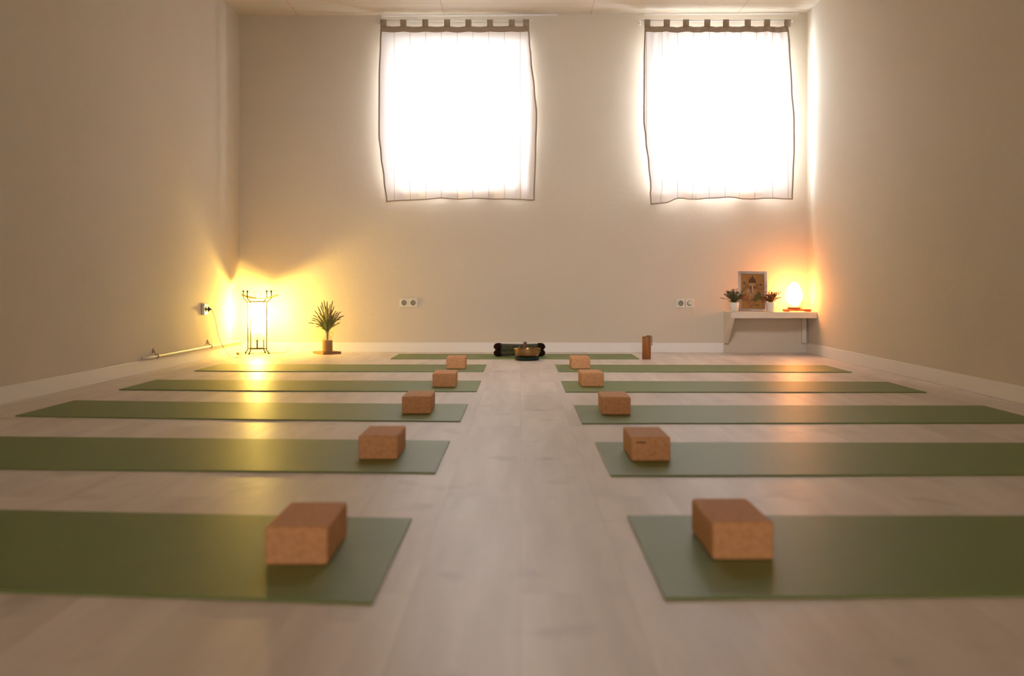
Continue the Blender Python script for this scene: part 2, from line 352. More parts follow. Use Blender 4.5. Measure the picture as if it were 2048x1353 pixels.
# ------------------------------------------------------------------ curtains
def lerp_edge(tbl, y):
    if y <= tbl[0][0]: return tbl[0][1]
    for (a, xa), (b, xb) in zip(tbl, tbl[1:]):
        if y <= b:
            t = (y-a)/(b-a); t = t*t*(3-2*t); return xa+(xb-xa)*t
    return tbl[-1][1]
def curtain(side, off, tabs, Ledge, Redge, bottom, lab_c, lab_r, rodx, wave, depthf):
    Yc = yw((tabs[0]+tabs[-1]-2*VX)/2/F*8.05)-off
    root_x = ((tabs[0]+tabs[-1])/2-VX)/F*Yc; ztop = CAM_H-(40-VY)/F*Yc
    c = thing('curtain', lab_c, 'curtain', (root_x, Yc, ztop))
    R0 = Vector((root_x, Yc, ztop))
    nx, nz = 150, 70; ytop, yband = 51.5, 63.0
    def P(u, py, dy=0.0):
        px = lerp_edge(Ledge, py)*(1-u)+lerp_edge(Redge, py)*u
        v = (py-62)/(402-62)
        d = depthf(u, v)
        p = pos(px, py, Yc); p.y += d
        return p-R0, px
    def sag(px):    # the top hem sags between the tabs
        for a, b in zip(tabs, tabs[1:]):
            if a <= px <= b:
                t = (px-a)/(b-a); return math.sin(PI*t)**1.3*2.6*(0.6+0.4*math.sin(a))
        return 0
    def grid(name, m, ua, ub, ya, yb, n1, n2, thick=0.0, dy=0.0, sagf=True):
        bm = bmesh.new(); uvl = bm.loops.layers.uv.new('UVMap'); g = []
        for j in range(n2+1):
            row = []
            for i in range(n1+1):
                u = ua+(ub-ua)*i/n1
                pxm = lerp_edge(Ledge, 55)*(1-u)+lerp_edge(Redge, 55)*u
                y0 = ya(u) if callable(ya) else ya; y1 = yb(u) if callable(yb) else yb
                py = y0+(y1-y0)*j/n2
                if sagf: py += sag(pxm)*max(0, 1-(py-50)/60)
                p, px = P(u, py); p.y += dy
                row.append((bm.verts.new(p), (px*0.00403, py*0.00403)))
            g.append(row)
        for j in range(n2):
            for i in range(n1):
                q = (g[j][i], g[j][i+1], g[j+1][i+1], g[j+1][i])
                f = bm.faces.new([a[0] for a in q])
                for l, a in zip(f.loops, q): l[uvl].uv = a[1]
        o = obj(name, bm, m, c, smooth=True)
        if thick:
            s = o.modifiers.new('solid', 'SOLIDIFY'); s.thickness = thick; s.offset = 0
        return o
    bot = lambda u: lerp_edge([(k[0], k[1]) for k in bottom], u)
    hemw = 0.0095
    grid('fabric', M['sheer'], hemw, 1-hemw, yband, lambda u: bot(u)-2.2, nx, nz)
    grid('top_band', M['band'], 0, 1, ytop, yband+0.3, nx, 4, 0.0016)
    grid('side_hem', M['band'], 0, hemw, yband, bot, 1, 60, 0.0016)
    grid('side_hem', M['band'], 1-hemw, 1, yband, bot, 1, 60, 0.0016)
    grid('bottom_hem', M['band'], hemw, 1-hemw, lambda u: bot(u)-2.2, bot, nx, 1, 0.0014)
    # fabric tabs looped over the rod
    for px in tabs:
        bm = bmesh.new(); x = (px-VX)/F*Yc-root_x; hw = 0.0235; rr = 0.0105
        zb = CAM_H-(53.5-VY)/F*Yc-ztop
        prof = [(-0.003, zb)]+[(-rr*math.cos(a), rr*math.sin(a)-0.006) for a in [PI*k/8 for k in range(9)]]+[(0.003, zb)]
        rows = [[bm.verts.new((x-hw, y, z)), bm.verts.new((x+hw, y, z))] for y, z in prof]
        for a, b in zip(rows, rows[1:]): bm.faces.new((a[0], a[1], b[1], b[0]))
        t = obj('tab', bm, M['band'], c, smooth=True); s = t.modifiers.new('solid', 'SOLIDIFY'); s.thickness = 0.0012; s.offset = 0
    # rod
    r = thing('curtain_rod', lab_r, 'curtain rod', (root_x, Yc, ztop-0.006))
    xa = (rodx[0]-VX)/F*Yc-root_x; xb = (rodx[1]-VX)/F*Yc-root_x
    bm = bmesh.new(); tube(bm, [(xa, 0, 0), (xb, 0, 0)], 0.0045, 10); obj('rod', bm, M['rod'], r, smooth=True)
    for x in (xa, xb):
        bm = bmesh.new(); sphere(bm, (x, 0, 0), 0.010, 12, (1.3, 1, 1)); obj('finial', bm, M['rod'], r, smooth=True)
    for x in (xa+0.014, xb-0.014):
        bm = bmesh.new(); d = yw(root_x+x)-Yc
        tube(bm, [(x, 0, 0), (x, d-0.004, 0)], 0.004, 8); lathe(bm, [(0.012, 0), (0.012, 0.004)], 16, tf=Matrix.Translation((x, d-0.004, 0)) @ Matrix.Rotation(-PI/2, 4, 'X'))
        obj('wall_bracket', bm, M['rod'], r, smooth=False)
    return c

def press(u, v, spots, off):      # the hem rests against the wall in places
    w = min(1, max(0, (v-0.925)/0.035)); w = w*w*(3-2*w); k = 0
    for c, hw in spots: k = max(k, 1/(1+(abs(u-c)/hw)**6))
    return w*k*off
def df1(u, v):
    vv = max(0.0, v)
    fold = 0.006*math.sin(u*9*PI)*(0.3+0.7*vv)
    crum = math.exp(-((u-0.93)/0.07)**2)*(0.014*math.sin(u*64+v*3)+0.006*math.sin(v*22+u*30))*min(1, vv*3)
    return fold + crum - 0.014*math.sin(PI*min(1, max(0, v))) + press(u, v, ((0.17, 0.08), (0.45, 0.06), (0.67, 0.08)), 0.034)
def df2(u, v):
    vv = max(0.0, v)
    fold = 0.006*math.sin(u*11*PI+0.5)*(0.4+0.6*vv) + 0.004*math.sin(u*37*PI)*max(0, 1-v*5)
    return fold - 0.014*math.sin(PI*min(1, max(0, v))) + press(u, v, ((0.03, 0.10), (0.30, 0.055), (0.69, 0.075)), 0.070)
tabs1 = [766.7, 806.7, 850.6, 894.2, 936.8, 980, 1023.7, 1052.3]
curtain('L', 0.054, tabs1,
        [(50, 761), (90, 759.5), (150, 757.5), (270, 757), (310, 761), (360, 767), (404, 772)],
        [(50, 1058), (80, 1060), (120, 1063.5), (180, 1070), (228, 1074.5), (300, 1072.5), (400, 1069.5)],
        [(0, 404), (0.12, 401.5), (0.25, 400), (0.38, 397.5), (0.5, 399), (0.62, 397.5), (0.8, 399.5), (1, 401)],
        'cream sheer tab-top curtain over the window left of centre, with a crumpled right edge',
        'thin white rod carrying the curtain left of centre', (757.5, 1061), 1, df1)
tabs2 = [1294.5, 1333.5, 1372, 1414.5, 1452, 1495.5, 1534, 1574.5]
curtain('R', 0.10, tabs2,
        [(50, 1289), (120, 1287), (240, 1286), (280, 1290), (330, 1296), (370, 1300), (408, 1303)],
        [(50, 1577), (90, 1580), (180, 1584), (240, 1588.5), (300, 1589), (350, 1587), (400, 1585.5)],
        [(0, 407.5), (0.1, 406), (0.2, 397.5), (0.32, 398.5), (0.45, 397.5), (0.55, 395.5), (0.7, 398), (0.85, 398), (1, 399.5)],
        'cream sheer tab-top curtain over the window beside the right-hand corner',
        'thin white rod carrying the curtain beside the right-hand corner', (1279.5, 1584), 1, df2)

# ------------------------------------------------------------------ yoga mats
def yoga_mat(xi, yfi, ybi, xo, yfo, ybo, label, group='green yoga mats in rows beside the aisle', warp=0.0):
    TH = 0.0048; n = 24
    cx = (xi+xo)/2; cy = (yfi+ybi+yfo+ybo)/4
    bm = bmesh.new(); rows = []
    for i in range(n+1):
        t = i/n; x = xi+(xo-xi)*t; yf = yfi+(yfo-yfi)*t; yb = ybi+(ybo-ybi)*t
        wv = warp*math.sin(PI*t)
        col = []
        for j in range(5):
            s = j/4; y = yf+wv+(yb-yf)*s
            lift = 0.0
            col.append((bm.verts.new((x-cx, y-cy, 0.0)), bm.verts.new((x-cx, y-cy, TH+lift))))
        rows.append(col)
    for a, b in zip(rows, rows[1:]):
        for j in range(4):
            bm.faces.new((a[j][0], a[j+1][0], b[j+1][0], b[j][0])); bm.faces.new((a[j][1], b[j][1], b[j+1][1], a[j+1][1]))
        bm.faces.new((a[0][0], b[0][0], b[0][1], a[0][1])); bm.faces.new((a[4][0], a[4][1], b[4][1], b[4][0]))
    for r in (rows[0], rows[-1]):
        for j in range(4): bm.faces.new((r[j][0], r[j][1], r[j+1][1], r[j+1][0]))
    o = obj('yoga_mat', bm, M['mat'], bevel=0.0012); o.location = (cx, cy, 0.0003)
    return tag(o, label, 'yoga mat', group)
ordn = ['nearest the camera', 'second from the camera', 'in the middle row', 'fourth from the camera', 'farthest from the camera']
LM = [(-0.250, 1.690, 2.300, -2.08, 1.877, 2.465), (-0.244, 2.865, 3.455, -2.07, 2.960, 3.565), (-0.238, 3.955, 4.525, -2.085, 4.125, 4.675),
      (-0.223, 5.075, 5.640, -2.075, 5.165, 5.695), (-0.232, 6.255, 6.80, -2.058, 6.300, 6.840)]
RM = [(0.248, 1.715, 2.330, 2.08, 1.77, 2.325), (0.255, 2.822, 3.420, 2.085, 2.85, 3.405), (0.240, 3.895, 4.480, 2.07, 3.913, 4.468),
      (0.228, 5.050, 5.625, 2.045, 5.035, 5.575), (0.237, 6.245, 6.79, 2.056, 6.200, 6.735)]
for k, a in enumerate(LM): yoga_mat(*a, 'green yoga mat left of the aisle, %s' % ordn[k], warp=-0.02 if k >= 2 else 0)
for k, a in enumerate(RM): yoga_mat(*a, 'green yoga mat right of the aisle, %s' % ordn[k])
yoga_mat(-0.955, 7.345, 7.87, 0.872, 7.335, 7.855, 'green yoga mat lying crosswise in front of the rear wall, under the bolster', group='green instructor mat')

# ------------------------------------------------------------------ cork blocks
bm = bmesh.new(); box(bm, -0.0605, 0.0605, -0.1125, 0.1125, 0, 0.0735)
blk = obj('cork_block', bm, M['cork'], bevel=0.006, seg=3)
LB = [(-0.4295, 1.910, 0.3), (-0.438, 3.071, 0.0), (-0.435, 4.169, 0.3), (-0.404, 5.262, 0.5), (-0.417, 6.430, 0.2)]
RB = [(0.4325, 1.946, 0.6), (0.396, 3.043, 0.3), (0.3975, 4.138, -0.8), (0.380, 5.290, 0.8), (0.387, 6.420, 0.8)]
first = True
rown = ['nearest the camera', 'second from the camera', 'in the middle row', 'fourth from the camera', 'farthest from the camera']
for side, lst in (('left', LB), ('right', RB)):
    for k, (x, y, rz) in enumerate(lst):
        o = blk if first else blk.copy()
        if not first: C.objects.link(o)
        first = False
        o.location = (x, y+0.1125, 0.0055); o.rotation_euler = (0, 0, math.radians(rz))
        tag(o, ('brown cork yoga block on the %s-hand mat %s' % (side, rown[k])), 'yoga block', 'cork blocks on the inner ends of the mats')
        if side == 'right' and k == 1:
            o['label'] = 'cork block with a faint oval stamp, on the right-hand mat second from the camera'
            bm = bmesh.new()      # faint oval stamp pressed into the near face
            def oval(cx, cz, rx, rz, y):
                v = [bm.verts.new((cx+rx*math.cos(2*PI*i/24), y, cz+rz*math.sin(2*PI*i/24))) for i in range(24)]
                v2 = [bm.verts.new((p.co.x, y+0.002, p.co.z)) for p in v]
                bm.faces.new(v)
                for i in range(24): bm.faces.new((v[i], v[(i+1) % 24], v2[(i+1) % 24], v2[i]))
            oval(-0.026, 0.0575, 0.014, 0.0028, -0.1127); oval(-0.040, 0.0570, 0.004, 0.0032, -0.1128)
            obj('stamp', bm, M['cork_dark'], o)

# ------------------------------------------------------------------ bolster, bowl, chime
b = thing('bolster_cushion', 'dark brown and olive patterned bolster cushion lying behind the singing bowl', 'cushion', (-0.008, 7.575, 0.0056))
def bolster_part(x0, x1, capL, capR, m, name, nseg=10):
    bm = bmesh.new(); rings = []; nA = 56
    L = 0.196
    xs_ = [x0+(x1-x0)*i/nseg for i in range(nseg+1)]
    for x in xs_:
        e = abs(x)/L
        sc = 0.86+0.14*min(1, (e/0.8)**2)
        if e > 0.86: sc *= math.sqrt(max(0.0, 1-((e-0.86)/0.14)**2))*0.62+0.38 if e < 1 else 0.38
        ring = []
        for k in range(nA):
            a = 2*PI*k/nA
            # four-lobed section
            r = 0.0415*(1+0.24*abs(math.cos(2*(a-PI/4)))**0.8)
            r = 0.0375+0.017*abs(math.sin(2*a))**0.75
            ring.append(bm.verts.new((x, r*math.cos(a)*sc, 0.0495+r*math.sin(a)*1.0*(1-(1-sc)*0.5 if e < 0.86 else sc))))
        rings.append(ring)
    for p, q in zip(rings, rings[1:]):
        for k in range(nA): bm.faces.new((p[k], p[(k+1) % nA], q[(k+1) % nA], q[k]))
    bm.faces.new(list(reversed(rings[0]))); bm.faces.new(rings[-1])
    zmin = min(v.co.z for v in bm.verts)
    return obj(name, bm, m, b, smooth=True)
bolster_part(-0.142, 0.142, 0, 0, M['bol_mid'], 'patterned_cover', 14)
# end lobes: four rounded tube ends on each side
for s in (-1, 1):
    bm = bmesh.new()
    for dy in (-1, 1):
        for dz in (-1, 1):
            pr = []
            for i in range(13):
                t = i/12; x = 0.140+0.056*t; rr = 0.0262*math.sqrt(max(0.0, 1-max(0, (t-0.35)/0.65)**2)) if t > 0.35 else 0.0255+0.0007*t
                pr.append((max(rr, 0.0008), x))
            lathe(bm, pr, 20, tf=Matrix.Translation((0, dy*0.0235, 0.0505+dz*0.0235)) @ (Matrix.Rotation(PI/2, 4, 'Y') if s > 0 else Matrix.Rotation(-PI/2, 4, 'Y')))
    obj('end_lobes', bm, M['bol_dark'], b, smooth=True)

r = tag(obj('ring_cushion', (lambda bm: (lathe(bm, [(0.03, 0.003), (0.07, 0.0), (0.083, 0.004), (0.088, 0.012), (0.087, 0.021), (0.081, 0.0265), (0.076, 0.0255), (0.068, 0.0195), (0.06, 0.018), (0.03, 0.0175)], 48, cap0=True, cap1=True), bm)[1])(bmesh.new()), M['ring_cloth'], smooth=True),
        'round dark green cushion under the brass singing bowl', 'cushion')
r.location = (0.0475, 7.252, 0.0)
bw = tag(obj('singing_bowl', (lambda bm: (lathe(bm, [(0.0005, 0.0), (0.035, 0.0005), (0.066, 0.004), (0.083, 0.014), (0.092, 0.030), (0.0965, 0.046), (0.0985, 0.058), (0.0995, 0.0635), (0.0985, 0.0650), (0.0955, 0.0640), (0.0945, 0.057), (0.092, 0.044), (0.086, 0.029), (0.077, 0.015), (0.062, 0.008), (0.03, 0.0045), (0.0005, 0.004)], 64, cap0=False, cap1=False), bm)[1])(bmesh.new()), M['brass'], smooth=True),
         'shiny brass singing bowl standing on a dark green ring cushion', 'singing bowl')
bw.location = (0.0475, 7.252, 0.0188); bw.scale = (1, 1, 1.07)
ml = thing('bowl_mallet', 'short mauve-brown wooden mallet standing in the brass bowl', 'mallet', (0.030, 7.252, 0.0255))
bm = bmesh.new(); A = Vector((0, 0, 0.0128)); B = Vector((0.004, -0.004, 0.108))
prof = [0.002, 0.008, 0.011, 0.0125, 0.0125, 0.012, 0.0118, 0.0122, 0.0130, 0.0132, 0.0115, 0.008, 0.002]
tt = [0, 0.01, 0.04, 0.1, 0.3, 0.5, 0.65, 0.8, 0.88, 0.94, 0.975, 0.99, 1.0]
tube(bm, [A+(B-A)*t for t in tt], prof, 20); obj('shaft', bm, M['mallet'], ml, smooth=True)

ch = thing('bamboo_chime', 'upright orange-brown wooden cylinder chime with dark cord, standing right of the crosswise mat', 'chime', (0.9265, 7.352, 0.0))
bm = bmesh.new(); lathe(bm, [(0.0295, 0.0), (0.0318, 0.001), (0.0322, 0.165), (0.0312, 0.167), (0.0285, 0.167), (0.0285, 0.12)], 48, cap0=True, cap1=True); obj('tube', bm, M['bamboo'], ch, smooth=False, bevel=0)
for p in ch.children[0].data.polygons: p.use_smooth = len(p.vertices) == 4
bm = bmesh.new(); lathe(bm, [(0.0005, 0.158), (0.0283, 0.158), (0.0283, 0.1605), (0.0005, 0.1605)], 32, cap0=False, cap1=False); obj('sound_disc', bm, M['inside'], ch)
bm = bmesh.new(); tube(bm, smooth_path([(-0.004, -0.02, 0.162), (-0.001, -0.022, 0.172), (0.012, -0.022, 0.1725), (0.027, -0.018, 0.172), (0.0365, -0.012, 0.163), (0.0385, -0.010, 0.14), (0.0385, -0.008, 0.118), (0.037, -0.006, 0.100)]), 0.0026, 8); obj('cord', bm, M['dark'], ch, smooth=True)

# ------------------------------------------------------------------ wall sockets
def socket_face(parent, x, z, plug=False, mname='plastic'):
    bm = bmesh.new(); box(bm, x-0.036, x+0.036, -0.009, 0, z-0.036, z+0.036); f = obj('cover_plate', bm, M[mname], parent, bevel=0.003)
    tf = Matrix.Translation((x, -0.0092, z)) @ Matrix.Rotation(PI/2, 4, 'X')
    bm = bmesh.new(); lathe(bm, [(0.0225, 0.0), (0.0225, 0.0022), (0.0200, 0.0022), (0.0195, 0.0004), (0.0005, 0.0004)], 32, tf=tf, cap0=False, cap1=False)
    obj('socket_well', bm, M['socket_hole'], f)
    if not plug:
        bm = bmesh.new()
        for dx in (-0.0095, 0.0095): lathe(bm, [(0.003, 0.0004), (0.003, 0.0016)], 12, tf=Matrix.Translation((dx, 0, 0)) @ tf)
        for dz in (-0.0175, 0.0175): box(bm, x-0.003, x+0.003, -0.0125, -0.0095, z+dz-0.0025, z+dz+0.0025)
        obj('contacts', bm, M['dark'], f)
    return f
s1 = thing('double_socket', 'cream double wall socket, both outlets empty, left of the bolster', 'wall socket', (-0.909, yw(-0.909), 0.402), 0)
s1.rotation_euler = (0, 0, math.atan2(YR0-YL0, XR0-XL0))
socket_face(s1, -0.0365, 0); socket_face(s1, 0.0365, 0)
s2 = thing('double_socket', 'cream double wall socket with one plug in it, left of the corner shelf', 'wall socket', (1.3305, yw(1.3305), 0.399))
s2.rotation_euler = s1.rotation_euler
socket_face(s2, -0.0365, 0); socket_face(s2, 0.0365, 0, plug=True)
# white plug and thin cord of the corner lamp
pl = thing('power_plug', 'white plug with a thin white cord in the right-hand wall socket', 'plug', (1.367, yw(1.367)-0.0125, 0.399))
bm = bmesh.new(); lathe(bm, [(0.0175, 0.0), (0.0175, 0.010), (0.012, 0.020), (0.006, 0.026), (0.003, 0.027)], 24, tf=Matrix.Rotation(PI/2, 4, 'X')); obj('plug_body', bm, M['cord_white'], pl, smooth=False, bevel=0.001)
bm = bmesh.new(); tube(bm, smooth_path([(0, -0.025, 0), (0.006, -0.026, -0.02), (0.016, -0.018, -0.055), (0.026, -0.0, -0.10), (0.035, 0.006, -0.16), (0.045, 0.004, -0.24), (0.055, -0.006, -0.308), (0.075, -0.012, -0.3105), (0.16, -0.012, -0.3105), (0.245, -0.012, -0.3105)]), 0.0014, 6); obj('cord', bm, M['cord_white'], pl, smooth=True)

# socket on the left wall with the black plug of the floor lamp
yS = 7.285; xS = xl(yS)
s3 = thing('wall_socket', 'small surface-mounted socket box on the left wall with a black plug in it', 'wall socket', (xS, yS, 0.369))
s3.rotation_euler = (0, 0, PI/2)
bm = bmesh.new(); box(bm, -0.0415, 0.0415, -0.022, 0, -0.0415, 0.0415); obj('box', bm, M['plastic'], s3, bevel=0.004)
tf = Matrix.Translation((0, -0.022, 0)) @ Matrix.Rotation(PI/2, 4, 'X')
bm = bmesh.new(); lathe(bm, [(0.0225, 0.0), (0.0225, 0.0022), (0.0195, 0.0022), (0.0190, 0.0006), (0.0005, 0.0006)], 32, tf=tf, cap0=False, cap1=False); obj('socket_well', bm, M['dark'], s3)

# ------------------------------------------------------------------ pipe along the left wall
pp = thing('heating_pipe', 'thin cream pipe clamped along the left wall just above the baseboard', 'pipe', (0, 0, 0))
bm = bmesh.new()
pth = [(xl(6.17)+0.002, 6.17, 0.093), (xl(6.19)+0.018, 6.18, 0.093), (xl(6.25)+0.026, 6.25, 0.093)]+[(xl(y)+0.026, y, 0.093) for y in (6.5, 7.0, 7.5, 8.0, 8.13)]
tube(bm, smooth_path(pth, 5), 0.0095, 14); obj('pipe_run', bm, M['pipe'], pp, smooth=True)
for y in (6.34, 7.37):
    bm = bmesh.new(); cx = xl(y)+0.026
    ring = [(cx+0.0115*math.cos(2*PI*k/20), y, 0.093+0.0115*math.sin(2*PI*k/20)) for k in range(20)]
    for dy in (-0.004, 0, 0.004): tube(bm, [(a, y+dy, c) for a, _, c in ring], 0.0025, 6, closed=True)
    tube(bm, [(cx-0.010, y, 0.098), (xl(y)+0.010, y, 0.125), (xl(y)+0.004, y, 0.128)], 0.0032, 8); box(bm, xl(y)+0.0005, xl(y)+0.005, y-0.006, y+0.006, 0.112, 0.142)
    obj('pipe_clamp', bm, M['clamp'], pp, smooth=False)

# ------------------------------------------------------------------ floor lamp in the left corner
LX, LY = -2.088, 7.930
lp = thing('floor_lamp', 'glowing floor lamp with black wire frame and pale paper shade in the left corner', 'lamp', (LX, LY, 0))
def cor(R, k, th=math.radians(-110)):
    a = th+k*PI/2; return Vector((R*math.cos(a), R*math.sin(a)))
for k in range(4):
    f = cor(0.108, k); bse = cor(0.088, k); up = cor(0.088, k); tp = cor(0.130, k)
    path = [(f.x, f.y, 0.008), (bse.x*1.12, bse.y*1.12, 0.022), (bse.x, bse.y, 0.042), (bse.x, bse.y, 0.20), (up.x*1.02, up.y*1.02, 0.38), (up.x*1.10, up.y*1.10, 0.415), (tp.x, tp.y, 0.445), (tp.x, tp.y, 0.492)]
    bm = bmesh.new(); tube(bm, smooth_path(path, 5), 0.0040, 8); po = obj('post', bm, M['black_iron'], lp, smooth=True)
    bm = bmesh.new(); sphere(bm, (tp.x, tp.y, 0.496), 0.0085, 10); obj('finial', bm, M['black_iron'], po, smooth=True)
    bm = bmesh.new(); sphere(bm, (f.x, f.y, 0.0068), 0.0068, 10); obj('foot', bm, M['black_iron'], po, smooth=True)
for z, R in ((0.042, 0.088), (0.415, 0.094)):
    bm = bmesh.new()
    for k in range(4):
        a, c_ = cor(R, k), cor(R, k+1); tube(bm, [(a.x, a.y, z), (c_.x, c_.y, z)], 0.0034, 6)
    obj('frame_ring', bm, M['black_iron'], lp)
# ring ornament on the near side
bm = bmesh.new(); a = (cor(0.122, 0)+cor(0.122, 1))*0.42
tube(bm, [(a.x-0.012+0.028*math.cos(2*PI*k/28), a.y, 0.468+0.028*math.sin(2*PI*k/28)) for k in range(28)], 0.0018, 6, closed=True)
tube(bm, [(a.x-0.012, a.y, 0.440), (a.x-0.012, a.y+0.004, 0.412)], 0.0016, 6); obj('ring_ornament', bm, M['black_iron'], lp, smooth=True)
# crescent sheet across the top
bm = bmesh.new(); g = []
for i in range(25):
    u = -1+2*i/24; x = 0.024+0.148*u; z = 0.432+0.034*u*u
    hwid = 0.100*math.sqrt(max(0.0, 1-u*u))+0.001
    g.append([bm.verts.new((x, -0.005+hwid*s, z+0.006*s*s)) for s in (-1, -0.5, 0, 0.5, 1)])
for p, q in zip(g, g[1:]):
    for j in range(4): bm.faces.new((p[j], q[j], q[j+1], p[j+1]))
o = obj('crescent_plate', bm, M['amber'], lp, smooth=True); sd = o.modifiers.new('solid', 'SOLIDIFY'); sd.thickness = 0.0015
# paper shade: rounded square tube, open at top and bottom
bm = bmesh.new(); rings = []
for z in [0.115+0.29*i/12 for i in range(13)]:
    t = (z-0.115)/0.29; R = 0.076+0.006*math.sin(PI*t); ring = []
    for k in range(40):
        a = 2*PI*k/40; ca, sa = math.cos(a), math.sin(a); q = (abs(ca)**5+abs(sa)**5)**(-1/5)
        v = Matrix.Rotation(math.radians(-110+45), 2) @ Vector((ca*q*R*0.78, sa*q*R*0.78)); ring.append(bm.verts.new((v.x, v.y, z)))
    rings.append(ring)
for p, q in zip(rings, rings[1:]):
    for k in range(40): bm.faces.new((p[k], p[(k+1) % 40], q[(k+1) % 40], q[k]))
obj('shade', bm, M['paper'], lp, smooth=True)
bm = bmesh.new(); tube(bm, [(-0.06, 0, 0.042), (0.06, 0, 0.042)], 0.003, 6); lathe(bm, [(0.006, 0.04), (0.006, 0.15), (0.018, 0.155), (0.018, 0.20)], 20); obj('lamp_holder', bm, M['black_iron'], lp)
M['bulb'] = mat('lit_bulb', (1, 0.8, 0.5), 0.3, emit=((1.0, 0.62, 0.22), 60.0))
bm = bmesh.new(); lathe(bm, [(0.0135, 0.2005), (0.014, 0.215), (0.024, 0.235), (0.030, 0.255), (0.028, 0.275), (0.017, 0.289), (0.001, 0.293)], 24); obj('bulb', bm, M['bulb'], lp, smooth=True)
pt = bpy.data.lights.new('lamp_glow', 'POINT'); pt.energy = 110; pt.color = (1.0, 0.66, 0.12); pt.shadow_soft_size = 0.032
po = bpy.data.objects.new('lamp_glow', pt); C.objects.link(po); po.location = (0, 0, 0.285+0.045); po.parent = lp
# lamp cord: black plug, hanging flex, inline switch, flex to the lamp and the slack loop behind
yP = yS; xP = xl(yP)+0.022
O = Vector((xP, yP, 0.369)); LO = Vector((LX, LY, 0))-O
raw = [(420, 619.5, 7.29), (425.5, 625, 7.30), (430.5, 640, 7.34), (436.5, 669.6, 7.43), (445.6, 693.6, 7.47)]
pts = [pos(*p)-O for p in raw]
pts[0] = Vector((0.039, 0, 0))
fl_pts = [(460, 712.5), (470, 715.2), (478, 715.5), (482.5, 713)]
for px, py in fl_pts:
    Y = (CAM_H-0.003)*F/(py-VY); pts.append(Vector(((px-VX)/F*Y, Y, 0.004))-O)
end = Vector((LX-0.115, LY-0.10, 0.004))-O
pts += [end, Vector((LX-0.02, LY-0.02, 0.004))-O]
bm = bmesh.new(); tube(bm, [p-LO for p in smooth_path(pts, 8)], 0.0020, 8); cd = obj('cord', bm, M['cord_dark'], lp, smooth=True)
bm = bmesh.new(); tfx = Matrix.Rotation(PI/2, 4, 'Y')
lathe(bm, [(0.018, 0.0022), (0.018, 0.005), (0.006, 0.006), (0.006, 0.012), (0.0185, 0.014), (0.0185, 0.020), (0.009, 0.026), (0.0045, 0.034), (0.003, 0.040)], 24, tf=Matrix.Translation(-LO) @ tfx); obj('plug', bm, M['dark'], cd, smooth=False, bevel=0.001)
bm = bmesh.new(); sphere(bm, Vector((-0.118, -0.125, 0.011)), 0.011, 14, (1.1, 1.6, 0.95)); obj('inline_switch', bm, M['cord_dark'], cd, smooth=True)
bm = bmesh.new(); tube(bm, smooth_path([Vector(p)-Vector((LX, LY, 0)) for p in ((LX+0.02, LY+0.02, 0.004), (LX+0.11, LY+0.05, 0.004), (LX+0.17, LY+0.02, 0.004), (LX+0.215, LY+0.03, 0.010), (LX+0.225, LY+0.10, 0.030), (LX+0.20, LY+0.14, 0.045))], 8), 0.0020, 8); obj('slack_loop', bm, M['cord_dark'], cd, smooth=True)

# ------------------------------------------------------------------ bottle with dried grasses on a board
BX, BY = -1.532, 7.945
bd = tag(obj('wooden_board', (lambda bm: (hexa(bm, [(-0.073, -0.088, 0), (0.065, -0.088, 0), (0.074, -0.079, 0), (0.074, 0.088, 0), (-0.073, -0.088, 0.018), (0.065, -0.088, 0.018), (0.074, -0.079, 0.018), (0.074, 0.088, 0.018)][:0] or
     [(-0.078, -0.092, 0), (0.078, -0.092, 0), (0.078, 0.092, 0), (-0.078, 0.092, 0), (-0.078, -0.092, 0.020), (0.078, -0.092, 0.020), (0.078, 0.092, 0.020), (-0.078, 0.092, 0.020)]), bm)[1])(bmesh.new()), M['board'], bevel=0.002),
     'small square wooden board under the bottle of grasses', 'board')
bd.location = (BX-0.005, BY-0.005, 0); bd.rotation_euler = (0, 0, math.radians(38))
bt = thing('glass_bottle', 'clear glass bottle wrapped in jute twine, holding grasses beside the glowing floor lamp', 'bottle', (BX, BY-0.01, 0.0203))
prof = [(0.0005, 0.002), (0.030, 0.0), (0.0355, 0.004), (0.0365, 0.012), (0.0365, 0.086), (0.034, 0.098), (0.024, 0.112), (0.0165, 0.122), (0.0150, 0.150), (0.0175, 0.153), (0.0175, 0.160), (0.0150, 0.161)]
bm = bmesh.new(); lathe(bm, prof, 40, cap0=False, cap1=False); obj('glass_body', bm, M['bottle'], bt, smooth=True)
bm = bmesh.new()
for i in range(22):
    z = 0.006+i*0.0037
    tube(bm, [((0.0383)*math.cos(2*PI*k/28), 0.0383*math.sin(2*PI*k/28), z) for k in range(28)], 0.0020, 6, closed=True)
obj('twine_wrap', bm, M['twine'], bt, smooth=True)
bm = bmesh.new()
tube(bm, smooth_path([(0.017, -0.004, 0.118), (0.030, -0.008, 0.112), (0.043, -0.010, 0.122), (0.046, -0.010, 0.140), (0.038, -0.008, 0.152), (0.026, -0.004, 0.146), (0.020, -0.002, 0.135)], 6), 0.0014, 6)
tube(bm, smooth_path([(-0.017, -0.004, 0.128), (0.0, -0.020, 0.124), (0.017, -0.004, 0.128)], 6), 0.0016, 6)
obj('wire_bail', bm, M['clamp'], bt, smooth=True)
gr = thing('dried_grasses', 'spray of olive dried grasses with brown tips standing in the twine-wrapped bottle', 'dried grass', (BX, BY-0.01, 0.06))
random.seed(3)
